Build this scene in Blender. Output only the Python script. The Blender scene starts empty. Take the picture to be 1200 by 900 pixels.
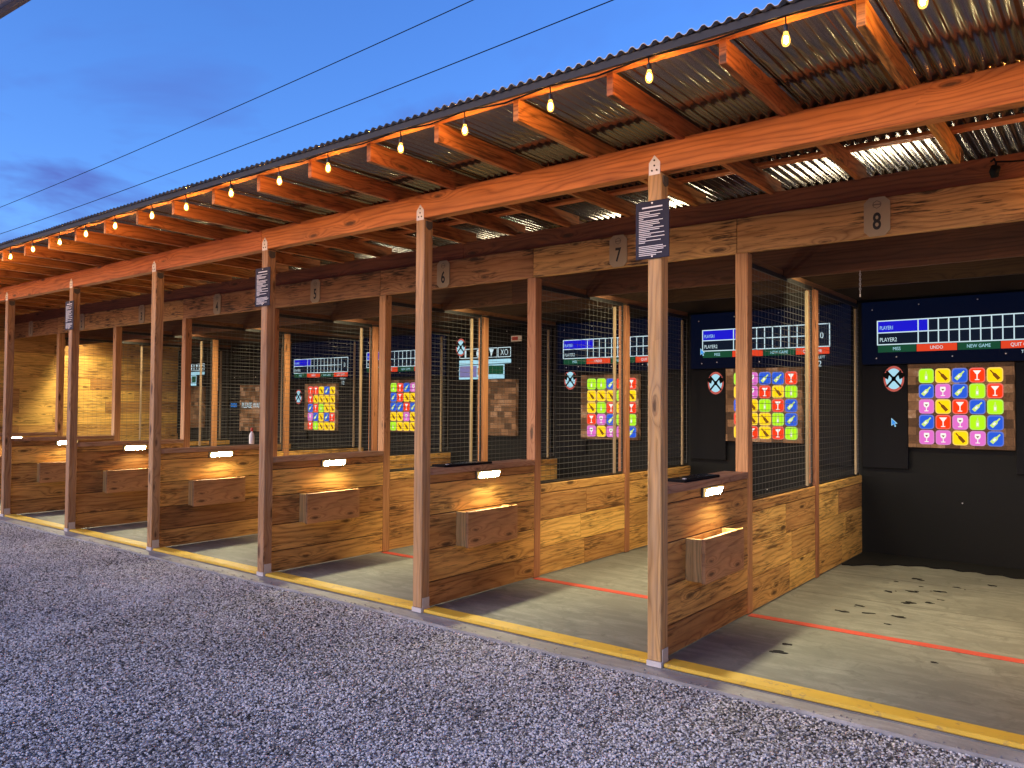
import bpy, bmesh, math, random
from mathutils import Vector, Matrix
random.seed(7)
R = math.radians
sc = bpy.context.scene
COL = sc.collection
# ------------------------------------------------------------------ measured layout (metres)
L = 2.0276                      # width of one throwing lane
Y2, Y3, Y4 = 1.536, 3.224, 4.88 # second post row, third post row, backstop
X_END = -7 * L                  # boarded end of the row
NUM = ['', 'one', 'two', 'three', 'four', 'five', 'six', 'seven', 'eight']

# ------------------------------------------------------------------ node helpers
class NT:
    def __init__(s, tree):
        s.t = tree; tree.nodes.clear()
    def n(s, typ, ins=None, **kw):
        nd = s.t.nodes.new(typ)
        for k, v in kw.items(): setattr(nd, k, v)
        for k, v in (ins or {}).items():
            sock = nd.inputs[k]
            if isinstance(v, bpy.types.NodeSocket): s.t.links.new(v, sock)
            else: sock.default_value = v
        return nd
    def math(s, op, a, b=0.0, c=None, clamp=False):
        nd = s.n('ShaderNodeMath', {0: a, 1: b}, operation=op, use_clamp=clamp)
        if c is not None:
            if isinstance(c, bpy.types.NodeSocket): s.t.links.new(c, nd.inputs[2])
            else: nd.inputs[2].default_value = c
        return nd.outputs[0]
    def ramp(s, f, stops, interp='LINEAR'):
        nd = s.n('ShaderNodeValToRGB', {0: f}); cr = nd.color_ramp; cr.interpolation = interp
        while len(cr.elements) < len(stops): cr.elements.new(0.5)
        for e, (p, c) in zip(cr.elements, stops):
            e.position = p; e.color = (c, c, c, 1) if isinstance(c, (int, float)) else (*c, 1)
        return nd.outputs[0]
    def mix(s, f, a, b, mode='MIX'):
        nd = s.n('ShaderNodeMix', data_type='RGBA', blend_type=mode)
        for i, v in ((0, f), (6, a), (7, b)):
            if isinstance(v, bpy.types.NodeSocket): s.t.links.new(v, nd.inputs[i])
            elif i == 0: nd.inputs[0].default_value = v
            else: nd.inputs[i].default_value = (*v, 1) if len(v) == 3 else v
        return nd.outputs[2]
    def comb(s, x, y, z=0.0):
        return s.n('ShaderNodeCombineXYZ', {0: x, 1: y, 2: z}).outputs[0]
    def noise(s, vec, scale, detail=3, rough=.55, dist=0.0):
        return s.n('ShaderNodeTexNoise', {'Vector': vec, 'Scale': scale, 'Detail': detail, 'Roughness': rough, 'Distortion': dist}).outputs[0]
    def bump(s, h, strength, dist):
        return s.n('ShaderNodeBump', {'Height': h, 'Strength': strength, 'Distance': dist}).outputs[0]

def new_mat(name):
    m = bpy.data.materials.new(name); m.use_nodes = True
    return m, NT(m.node_tree)
def finish(nt, **ins):
    b = nt.n('ShaderNodeBsdfPrincipled', {k.replace('_', ' '): v for k, v in ins.items()})
    o = nt.n('ShaderNodeOutputMaterial'); nt.t.links.new(b.outputs[0], o.inputs[0])

def wood_mat(name, light, dark, burn=0.0, rough=.62, knots=.5, grain=34.0, vary=.35, grey=0.0):
    m, t = new_mat(name)
    uv = t.n('ShaderNodeUVMap', uv_map='UVMap').outputs[0]
    sp = t.n('ShaderNodeSeparateXYZ', {0: uv}); u, v = sp.outputs[0], sp.outputs[1]
    rnd = t.n('ShaderNodeAttribute', attribute_name='rnd', attribute_type='GEOMETRY').outputs['Fac']
    kv = t.comb(t.math('MULTIPLY', u, 2.0), t.math('MULTIPLY', v, 7.0))
    vor = t.n('ShaderNodeTexVoronoi', {'Vector': kv, 'Scale': 1.0, 'Randomness': .9}, voronoi_dimensions='2D')
    has = t.math('LESS_THAN', t.n('ShaderNodeSeparateColor', {0: vor.outputs['Color']}).outputs[0], knots)
    d = vor.outputs['Distance']
    near = t.math('MULTIPLY', t.math('POWER', 2.718, t.math('MULTIPLY', d, -5.0)), has)
    lo = t.noise(t.comb(t.math('MULTIPLY', u, .9), t.math('MULTIPLY', v, 5.0)), 1.0, 2, .5)
    g = t.math('ADD', t.math('MULTIPLY', v, grain), t.math('ADD', t.math('MULTIPLY', near, 5.0), t.math('MULTIPLY', lo, 5.5)))
    rings = t.math('POWER', t.math('ABSOLUTE', t.math('SINE', t.math('MULTIPLY', g, 3.1416))), .6)
    fib = t.noise(t.comb(t.math('MULTIPLY', u, 5.0), t.math('MULTIPLY', v, 190.0)), 1.0, 3, .6)
    f = t.math('ADD', t.math('MULTIPLY', rings, .55), t.math('MULTIPLY', fib, .6))
    streak = t.noise(t.comb(t.math('MULTIPLY', u, 1.3), t.math('MULTIPLY', v, 30.0), 1.7), 1.0, 3, .6)
    f = t.math('ADD', f, t.math('MULTIPLY', t.math('SUBTRACT', streak, .5), 1.1))
    f = t.ramp(f, [(.22, 0.0), (.92, 1.0)])
    c = t.mix(f, dark, light)
    # tone of each board and broad blotches of stain
    blot = t.noise(t.comb(t.math('MULTIPLY', u, 1.6), t.math('MULTIPLY', v, 6.0), 3.1), 1.0, 4, .6)
    tone = t.math('ADD', t.math('MULTIPLY', t.math('SUBTRACT', rnd, .5), vary * 1.3), t.math('MULTIPLY', t.math('SUBTRACT', blot, .5), .9))
    c = t.n('ShaderNodeHueSaturation', {'Color': c, 'Value': t.math('ADD', 1.0, tone), 'Hue': t.math('ADD', .5, t.math('MULTIPLY', t.math('SUBTRACT', rnd, .5), .022))}).outputs[0]
    if grey:
        gn = t.noise(t.comb(t.math('MULTIPLY', u, 2.2), t.math('MULTIPLY', v, 26.0), 9.0), 1.0, 4, .65)
        c = t.mix(t.math('MULTIPLY', t.ramp(gn, [(.4, 0.0), (.68, 1.0)]), grey), c, (.37, .285, .205))
    if burn:
        b1 = t.noise(t.comb(t.math('MULTIPLY', u, 5.0), t.math('MULTIPLY', v, 62.0), 5.0), 1.0, 4, .62, .4)
        b2 = t.noise(t.comb(t.math('MULTIPLY', u, 1.7), t.math('MULTIPLY', v, 4.5), 8.0), 1.0, 2, .5)
        bm_ = t.ramp(t.math('ADD', b1, t.math('MULTIPLY', t.math('SUBTRACT', b2, .5), .75)), [(.53, 0.0), (.70, 1.0)])
        c = t.mix(t.math('MULTIPLY', bm_, burn), c, (.05, .022, .009))
    wob = t.noise(t.comb(t.math('MULTIPLY', u, 26.0), t.math('MULTIPLY', v, 60.0)), 1.0, 2, .5)
    kr = t.n('ShaderNodeSeparateColor', {0: vor.outputs['Color']}).outputs[1]
    dd = t.math('SUBTRACT', t.math('ADD', d, t.math('MULTIPLY', t.math('SUBTRACT', wob, .5), .09)), t.math('MULTIPLY', kr, .08))
    core = t.math('MULTIPLY', t.ramp(dd, [(.0, 1.0), (.10, 0.0)]), has)
    c = t.mix(t.math('MULTIPLY', core, .85), c, (.06, .026, .011))
    finish(t, Base_Color=c, Roughness=t.math('ADD', rough - .1, t.math('MULTIPLY', fib, .2)), Specular_IOR_Level=.35,
           Normal=t.bump(f, .35, .0025))
    return m

def plain_mat(name, col, rough=.6, metal=0.0, var=.12, scale=30.0, bump=.0, spec=.5):
    m, t = new_mat(name)
    p = t.n('ShaderNodeNewGeometry').outputs['Position']
    nz = t.noise(p, scale, 4, .6)
    c = t.n('ShaderNodeHueSaturation', {'Color': (*col, 1), 'Value': t.math('ADD', 1 - var, t.math('MULTIPLY', nz, 2 * var))}).outputs[0]
    kw = dict(Base_Color=c, Roughness=t.math('ADD', rough - .08, t.math('MULTIPLY', nz, .16)), Metallic=metal, Specular_IOR_Level=spec)
    if bump: kw['Normal'] = t.bump(nz, bump, .003)
    finish(t, **kw); return m

DISPLAY = 1 / 2.64
def glow_mat(name, col, strength):
    if strength < 2: strength *= DISPLAY
    m, t = new_mat(name)
    finish(t, Base_Color=(.006, .006, .007, 1), Roughness=.9, Emission_Color=(*col, 1), Emission_Strength=strength, Specular_IOR_Level=0.0)
    return m

M = {}
M['stain'] = wood_mat('orange_stained_timber', (.66, .235, .058), (.34, .092, .020), knots=.28, grain=26, vary=.25)
M['rafter'] = wood_mat('orange_stained_rafter', (.62, .235, .060), (.26, .072, .017), knots=.45, grain=24, vary=.5, burn=.7)
M['post'] = wood_mat('weathered_post', (.52, .285, .115), (.26, .122, .042), knots=.4, grain=26, vary=.4, grey=.4)
M['inpost'] = wood_mat('stained_inner_post', (.52, .25, .11), (.30, .12, .045), knots=.25, grain=38, vary=.3)
M['board'] = wood_mat('torched_boards', (.74, .42, .125), (.42, .19, .05), burn=.75, knots=.3, grain=22, vary=.5)
M['front_board'] = wood_mat('torched_front_boards', (.64, .345, .098), (.32, .138, .036), burn=.75, knots=.28, grain=18, vary=.6)
M['holder'] = wood_mat('plain_holder_boards', (.74, .43, .16), (.44, .22, .075), burn=.3, knots=.35, grain=22, vary=.4)
M['sign_beam'] = wood_mat('torched_beam', (.58, .29, .10), (.28, .115, .035), burn=1.0, knots=.5, grain=20, vary=.4)
M['red_beam'] = wood_mat('dark_red_beam', (.26, .075, .032), (.13, .035, .016), knots=.4, grain=26, vary=.2)
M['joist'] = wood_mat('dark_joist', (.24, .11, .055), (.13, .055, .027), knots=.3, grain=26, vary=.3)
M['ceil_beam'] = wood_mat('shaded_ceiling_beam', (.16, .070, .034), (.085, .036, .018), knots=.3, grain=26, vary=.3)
M['dark_beam'] = wood_mat('dimmed_ceiling_beam', (.060, .028, .014), (.03, .013, .007), knots=.3, grain=26, vary=.3)  # wood colour darkened so the beam stays dim beside the lamps
M['end_board'] = wood_mat('yellow_end_boards', (.72, .43, .125), (.44, .22, .055), burn=.65, knots=.35, grain=24, vary=.35)
M['counter'] = wood_mat('live_edge_slab', (.50, .30, .17), (.28, .14, .07), burn=.35, knots=.4, grain=26, vary=.3)
M['batten'] = wood_mat('pale_batten', (.34, .26, .17), (.24, .17, .10), knots=.2, grain=40, vary=.2)
M['galv'] = plain_mat('galvanised_bracket', (.62, .60, .60), .45, .35, .1, 60)
M['wire'] = plain_mat('wire_steel', (.13, .13, .13), .5, .5, .1, 40)
M['mesh_frame'] = plain_mat('black_steel', (.015, .015, .016), .5)
M['black_wall'] = plain_mat('black_rubber_wall', (.0105, .0112, .0125), .85, 0, .25, 90, .3, .25)
M['black_panel'] = plain_mat('black_foam_panel', (.009, .0095, .013), .9, 0, .25, 120, .2, .2)
M['dark_ply'] = plain_mat('dark_ply', (.03, .018, .012), .8)
M['cable'] = plain_mat('black_cable', (.010, .010, .011), .9, spec=.1)
M['socket'] = plain_mat('bulb_socket', (.015, .014, .013), .4)
M['filament'] = glow_mat('filament', (1.0, .56, .19), 420.0)
def mk_bulb_glass():
    m, t = new_mat('amber_bulb_glass')
    tr = t.n('ShaderNodeBsdfTransparent', {'Color': (1, .84, .56, 1)}); em = t.n('ShaderNodeEmission', {'Color': (1.0, .50, .10, 1), 'Strength': 2.2})
    mx = t.n('ShaderNodeMixShader', {0: .30}); o = t.n('ShaderNodeOutputMaterial')
    t.t.links.new(tr.outputs[0], mx.inputs[1]); t.t.links.new(em.outputs[0], mx.inputs[2]); t.t.links.new(mx.outputs[0], o.inputs[0])
    return m
M['bulb'] = mk_bulb_glass()
M['led'] = glow_mat('led_diffuser', (1.0, .89, .53), 225.0)
M['led_rim'] = glow_mat('led_glow_rim', (1.0, .66, .24), .8)  # amber emission imitates the soft glow around the lit face
M['flood'] = glow_mat('lamp_diffuser', (1.0, .81, .45), 132.0)
M['lens'] = glow_mat('lamp_side_lens', (1.0, .88, .62), 26.0)
M['housing'] = plain_mat('dark_housing', (.10, .085, .07), .5, .2)
M['trim'] = plain_mat('dark_eave_trim', (.035, .032, .034), .7)
M['plaque'] = plain_mat('plaque_wood', (.41, .295, .175), .7, 0, .12, 18)
M['ink'] = plain_mat('black_ink', (.012, .010, .010), .6)
M['ink_soft'] = plain_mat('engraved_brown', (.20, .14, .085), .7)
M['navy'] = plain_mat('navy_board', (.011, .013, .036), .6, 0, .1, 20, 0, .25)
M['white'] = plain_mat('white_print', (.78, .78, .80), .6, 0, .05)
M['redpaint'] = plain_mat('red_plastic', (.55, .05, .04), .5)
M['tablet'] = plain_mat('tablet_black', (.008, .008, .009), .25, 0, .1, 30, 0, .6)
M['bottle'] = plain_mat('white_plastic', (.75, .76, .78), .4)
M['p_white'] = glow_mat('light_white', (.72, .93, 1.0), .85)
M['p_blue'] = glow_mat('light_blue', (.012, .010, .62), 1.0)
M['p_red'] = glow_mat('light_red', (.85, .065, .020), .9)
M['p_green'] = glow_mat('light_green', (.010, .075, .035), .9)
M['p_dark'] = glow_mat('light_dark_cell', (.006, .012, .028), .8)
M['p_navy'] = glow_mat('light_navy', (.0012, .004, .018), .60)
M['p_pale'] = glow_mat('light_pale_blue', (.45, .80, .95), .9)
M['p_ring'] = glow_mat('light_ring', (.62, .13, .10), .8)
M['p_black'] = plain_mat('unlit_black', (.006, .006, .007), .9, 0, .1, 30, 0, .1)
M['p_cursor'] = glow_mat('light_cursor', (.05, .30, .85), 1.0)
M['p_photo'] = glow_mat('light_photo', (.22, .20, .42), .9)
M['p_photo_warm'] = glow_mat('light_photo_warm', (.50, .22, .13), .8)
TC = {'G': (.40, .78, .008), 'Y': (1.0, .62, .004), 'B': (.020, .090, .58), 'R': (.88, .040, .004), 'P': (.66, .14, .50)}
for k_, c_ in TC.items():
    M['t_' + k_] = glow_mat('tile_' + k_, c_, 1.25)
    M['r_' + k_] = glow_mat('tile_rim_' + k_, tuple(min(1, x * .8 + .10) for x in c_), 1.2)
M['i_white'] = glow_mat('icon_white', (1, .97, .90), 1.0)
M['i_brown'] = glow_mat('icon_brown', (.30, .11, .010), .7)
M['i_lime'] = glow_mat('icon_lime', (.72, .95, .25), .9)

def mk_concrete(name, base, stains):
    m, t = new_mat(name)
    p = t.n('ShaderNodeNewGeometry').outputs['Position']
    a = t.noise(p, 1.3, 6, .62, .6); b = t.noise(p, 55, 3, .6); s = t.noise(p, 4.5, 5, .7, 1.2); scr = t.noise(t.n('ShaderNodeMapping', {0: p, 3: (2.2, 9.0, 1.0), 2: (0, 0, .25)}).outputs[0], 1.0, 6, .68, .8)
    c = t.mix(t.ramp(a, [(.3, 0.0), (.7, 1.0)]), tuple(x * .72 for x in base), tuple(x * 1.16 for x in base))
    c = t.mix(t.math('MULTIPLY', t.ramp(s, [(.52, 0.0), (.68, 1.0)]), stains), c, tuple(x * .45 for x in base))
    c = t.mix(t.math('MULTIPLY', t.ramp(b, [(.35, 1.0), (.5, 0.0)]), .35), c, tuple(x * .6 for x in base))
    c = t.mix(t.math('MULTIPLY', t.ramp(scr, [(.44, 1.0), (.60, 0.0)]), .75), c, tuple(x * .62 for x in base))
    # saw-cut control joints
    sp = t.n('ShaderNodeSeparateXYZ', {0: p})
    j = t.math('LESS_THAN', t.math('ABSOLUTE', t.math('SUBTRACT', sp.outputs[1], 2.62)), .006)
    j2 = t.math('LESS_THAN', t.math('ABSOLUTE', t.math('SUBTRACT', sp.outputs[1], 3.62)), .006)
    c = t.mix(t.math('MULTIPLY', t.math('MAXIMUM', j, j2), .75), c, (.05, .05, .045))
    finish(t, Base_Color=c, Roughness=t.math('ADD', .5, t.math('MULTIPLY', a, .35)), Normal=t.bump(t.math('ADD', t.math('MULTIPLY', a, .6), b), .25, .004))
    return m
M['slab'] = mk_concrete('worn_concrete', (.262, .270, .240), .85)
M['kerb'] = mk_concrete('kerb_concrete', (.40, .385, .37), .35)

def mk_paint(name, col, under, wear):
    m, t = new_mat(name)
    p = t.n('ShaderNodeNewGeometry').outputs['Position']
    a = t.noise(p, 14, 6, .7, .8); b = t.noise(p, 3.2, 3, .6)
    c = t.mix(t.ramp(b, [(.3, 0.0), (.7, 1.0)]), tuple(x * .82 for x in col), col)
    c = t.mix(t.math('MULTIPLY', t.ramp(a, [(.57, 0.0), (.66, 1.0)]), wear), c, under)
    finish(t, Base_Color=c, Roughness=.6, Normal=t.bump(a, .2, .003))
    return m
M['yellow'] = mk_paint('yellow_paint', (.82, .53, .055), (.42, .27, .09), .75)
M['redline'] = mk_paint('red_line_paint', (.62, .075, .045), (.30, .20, .16), .6)

def mk_roof():
    m, t = new_mat('galvanised_sheet')
    p = t.n('ShaderNodeNewGeometry').outputs['Position']
    sp = t.n('ShaderNodeSeparateXYZ', {0: p})
    st = t.noise(t.comb(t.math('MULTIPLY', sp.outputs[0], 12.0), t.math('MULTIPLY', sp.outputs[1], 1.2)), 1.0, 4, .6)
    sh = t.n('ShaderNodeTexWhiteNoise', {'W': t.math('FLOOR', t.math('DIVIDE', sp.outputs[0], .6604))}, noise_dimensions='1D').outputs[0]
    v = t.math('ADD', t.math('MULTIPLY', st, .5), t.math('MULTIPLY', sh, .35))
    c = t.mix(v, (.17, .148, .118), (.31, .275, .225))
    finish(t, Base_Color=c, Metallic=.85, Roughness=t.math('ADD', .13, t.math('MULTIPLY', sh, .10)))
    return m
M['roof'] = mk_roof()

def mk_blocks():
    m, t = new_mat('end_grain_blocks')
    uv = t.n('ShaderNodeUVMap', uv_map='UVMap').outputs[0]
    br = t.n('ShaderNodeTexBrick', {'Vector': uv, 'Color1': (0, 0, 0, 1), 'Color2': (1, 1, 1, 1), 'Mortar': (0, 0, 0, 1), 'Scale': 1.0,
                                    'Mortar Size': .0015, 'Brick Width': .135, 'Row Height': .088, 'Bias': 0.0}, offset=.45)
    f = t.n('ShaderNodeSeparateColor', {0: br.outputs['Color']}).outputs[0]
    nz = t.noise(uv, 16, 6, .68, 1.5)
    big = t.noise(uv, 3.2, 3, .6, .5)
    c = t.ramp(t.math('ADD', t.math('MULTIPLY', f, .45), t.math('ADD', t.math('MULTIPLY', nz, .45), t.math('MULTIPLY', big, .2))),
               [(.25, (.020, .009, .004)), (.48, (.075, .034, .014)), (.72, (.18, .090, .042)), (.97, (.42, .32, .24))])
    c = t.mix(t.math('MULTIPLY', br.outputs['Fac'], .7), c, (.03, .015, .008))
    finish(t, Base_Color=c, Roughness=.75, Emission_Color=c, Emission_Strength=.25, Normal=t.bump(nz, .3, .004))  # emission stands in for projector light falling on the wood
    return m
M['blocks'] = mk_blocks()

def mk_stone():
    m, t = new_mat('crushed_stone')
    rnd = t.n('ShaderNodeObjectInfo').outputs['Random']
    p = t.n('ShaderNodeNewGeometry').outputs['Position']
    big = t.noise(p, .55, 5, .62, 1.0)
    f = t.math('ADD', rnd, t.math('MULTIPLY', t.math('SUBTRACT', big, .5), 1.0), clamp=True)
    c = t.ramp(f, [(0.0, (.050, .044, .038)), (.10, (.14, .126, .112)), (.26, (.36, .33, .295)), (.50, (.60, .56, .51)), (.8, (.80, .76, .71)), (1.0, (.90, .87, .83))])
    nz = t.noise(p, 320, 3, .6)
    c = t.n('ShaderNodeHueSaturation', {'Color': c, 'Value': t.math('ADD', .78, t.math('MULTIPLY', nz, .45))}).outputs[0]
    finish(t, Base_Color=c, Roughness=.78, Specular_IOR_Level=.3)
    return m
M['stone'] = mk_stone()
def mk_ground():
    m, t = new_mat('gravel_ground')
    p = t.n('ShaderNodeNewGeometry').outputs['Position']
    vo = t.n('ShaderNodeTexVoronoi', {'Vector': p, 'Scale': 62.0})
    f = t.n('ShaderNodeSeparateColor', {0: vo.outputs['Color']}).outputs[0]
    c = t.ramp(f, [(0.0, (.05, .048, .046)), (.4, (.20, .19, .185)), (.75, (.42, .40, .39)), (1.0, (.70, .68, .66))])
    finish(t, Base_Color=c, Roughness=.85, Normal=t.bump(vo.outputs['Distance'], .8, .01))
    return m
M['ground'] = mk_ground()

# ------------------------------------------------------------------ mesh helpers
class MB:
    """collects shapes, then builds ONE mesh object"""
    def __init__(s):
        s.bm = bmesh.new()
        s.uv = s.bm.loops.layers.uv.new('UVMap'); s.rn = s.bm.faces.layers.float.new('rnd')
    def box(s, lo, hi, axis=None, bev=0.0, mat=0, rot=None, rnd=None):
        lo, hi = Vector(lo), Vector(hi); sz = hi - lo; ce = (lo + hi) / 2
        if axis is None: axis = max(range(3), key=lambda i: sz[i])
        pre = set(s.bm.faces)
        vs = bmesh.ops.create_cube(s.bm, size=1.0)['verts']
        for v in vs: v.co = Vector((v.co.x * sz.x, v.co.y * sz.y, v.co.z * sz.z))
        if bev:
            es = list({e for v in vs for e in v.link_edges})
            bmesh.ops.bevel(s.bm, geom=es, offset=bev, segments=1, affect='EDGES', profile=.5)
        fs = [f for f in s.bm.faces if f not in pre]
        r = random.random() if rnd is None else rnd
        ou, ov = random.uniform(0, 40), random.uniform(0, 40)
        for f in fs:
            f.normal_update(); n = f.normal; d = max(range(3), key=lambda i: abs(n[i]))
            o = [i for i in range(3) if i != d]
            for lp in f.loops:
                c = lp.vert.co
                if d == axis: uvv = (ou + c[o[0]] * .3, ov + c[o[1]] * .7)
                else:
                    q = [i for i in o if i != axis][0]
                    uvv = (ou + c[axis], ov + c[q] + .37 * d)
                lp[s.uv].uv = uvv
            f[s.rn] = r; f.material_index = mat
        done = set()
        for f in fs:
            for v in f.verts:
                if v not in done:
                    done.add(v)
                    v.co = ((rot @ v.co) if rot else v.co) + ce
        return fs
    def poly(s, pts, mat=0, uvs=None, rnd=.5):
        vs = [s.bm.verts.new(p) for p in pts]
        f = s.bm.faces.new(vs); f.material_index = mat; f[s.rn] = rnd
        for lp in f.loops: lp[s.uv].uv = (lp.vert.co.x, lp.vert.co.z)
        return f
    def prism(s, pts, vec, mat=0, axis=0):
        """extrude polygon pts along vec"""
        vec = Vector(vec); ou, ov = random.uniform(0, 40), random.uniform(0, 40); r = random.random()
        a = [s.bm.verts.new(Vector(p)) for p in pts]; b = [s.bm.verts.new(Vector(p) + vec) for p in pts]
        fs = [s.bm.faces.new(a[::-1]), s.bm.faces.new(b)]
        n = len(a)
        for i in range(n): fs.append(s.bm.faces.new((a[i], a[(i + 1) % n], b[(i + 1) % n], b[i])))
        for f in fs:
            f.normal_update(); f.material_index = mat; f[s.rn] = r
            d = max(range(3), key=lambda i: abs(f.normal[i])); o = [i for i in range(3) if i != d]
            q = axis if axis in o else o[0]; w = [i for i in o if i != q][0]
            for lp in f.loops: lp[s.uv].uv = (ou + lp.vert.co[q], ov + lp.vert.co[w])
        return fs
    def tube(s, pts, r, n=6, mat=0, caps=True):
        pts = [Vector(p) for p in pts]; rs = r if isinstance(r, (list, tuple)) else [r] * len(pts)
        rings = []
        for i, p in enumerate(pts):
            d = (pts[min(i + 1, len(pts) - 1)] - pts[max(i - 1, 0)]).normalized()
            up = Vector((0, 0, 1)) if abs(d.z) < .9 else Vector((0, 1, 0))
            x = d.cross(up).normalized(); y = x.cross(d).normalized()
            rings.append([s.bm.verts.new(p + (x * math.cos(2 * math.pi * k / n) + y * math.sin(2 * math.pi * k / n)) * rs[i]) for k in range(n)])
        for a, b in zip(rings, rings[1:]):
            for k in range(n):
                f = s.bm.faces.new((a[k], a[(k + 1) % n], b[(k + 1) % n], b[k])); f.material_index = mat; f.smooth = n > 4
        if caps:
            for rg in (rings[0], rings[-1]):
                f = s.bm.faces.new(rg); f.material_index = mat
    def lathe(s, prof, ce, n=12, mat=0):
        ce = Vector(ce); s.tube([ce + Vector((0, 0, z)) for r, z in prof], [max(r, .0005) for r, z in prof], n, mat)
    def text(s, body, size, place, mat=0, align='LEFT', sx=1.0, bold=0.0):
        cu = bpy.data.curves.new('txt', 'FONT'); cu.body = body; cu.size = size; cu.align_x = align; cu.resolution_u = 3; cu.offset = bold * size
        ob = bpy.data.objects.new('txt', cu); COL.objects.link(ob)
        bpy.context.view_layer.update()
        me = bpy.data.meshes.new_from_object(ob.evaluated_get(bpy.context.evaluated_depsgraph_get()))
        vs = [s.bm.verts.new(place(v.co.x * sx, v.co.y)) for v in me.vertices]
        for p in me.polygons:
            try:
                f = s.bm.faces.new([vs[i] for i in p.vertices]); f.material_index = mat
            except ValueError: pass
        bpy.data.objects.remove(ob); bpy.data.curves.remove(cu); bpy.data.meshes.remove(me)
    def build(s, name, mats, parent=None, loc=None):
        me = bpy.data.meshes.new(name)
        bmesh.ops.recalc_face_normals(s.bm, faces=s.bm.faces[:])
        s.bm.to_mesh(me); s.bm.free()
        for m in (mats if isinstance(mats, (list, tuple)) else [mats]): me.materials.append(M[m] if isinstance(m, str) else m)
        ob = bpy.data.objects.new(name, me); COL.objects.link(ob)
        if parent: ob.parent = parent
        if loc is not None: ob.location = loc
        return ob

def tag(o, label=None, cat=None, group=None, kind=None):
    if label: o['label'] = label
    if cat: o['category'] = cat
    if group: o['group'] = group
    if kind: o['kind'] = kind
    return o
def thing(name, loc, label, cat, group=None):
    o = bpy.data.objects.new(name, None); COL.objects.link(o); o.location = loc; o.empty_display_size = .1
    return tag(o, label, cat, group)
def copy_tree(o, parent=None):
    c = o.copy(); COL.objects.link(c)
    if parent: c.parent = parent
    for ch in list(o.children): copy_tree(ch, c)
    return c
def relabel(o, label): o['label'] = label; return o

# ------------------------------------------------------------------ ground, slab, kerb
b = MB(); b.poly([(-400, -400, -.032), (400, -400, -.032), (400, 400, -.032), (-400, 400, -.032)])
tag(b.build('ground', 'ground'), 'grey crushed stone yard reaching away from the lanes', 'ground', kind='structure')
b = MB(); b.box((X_END - .12, .002, -.2), (4.3, 5.2, 0.0), bev=.004)
tag(b.build('floor', 'slab'), 'worn grey concrete slab under the throwing lanes', 'floor', kind='structure')
b = MB()
xs = [X_END - .3 + i * .12 for i in range(int((4.3 - X_END + .3) / .12) + 1)]
rr = random.Random(3)
edge = [-.135 + rr.uniform(-.008, .008) + .012 * math.sin(x * 1.7) for x in xs]
for i in range(len(xs) - 1):
    b.poly([(xs[i], .0, -.004), (xs[i], edge[i], -.006), (xs[i + 1], edge[i + 1], -.006), (xs[i + 1], .0, -.004)][::-1])
    b.poly([(xs[i], edge[i], -.006), (xs[i], edge[i] - .004, -.15), (xs[i + 1], edge[i + 1] - .004, -.15), (xs[i + 1], edge[i + 1], -.006)][::-1])
tag(b.build('kerb', 'kerb'), 'pale concrete kerb strip between gravel and lanes', 'kerb', kind='structure')

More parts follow.
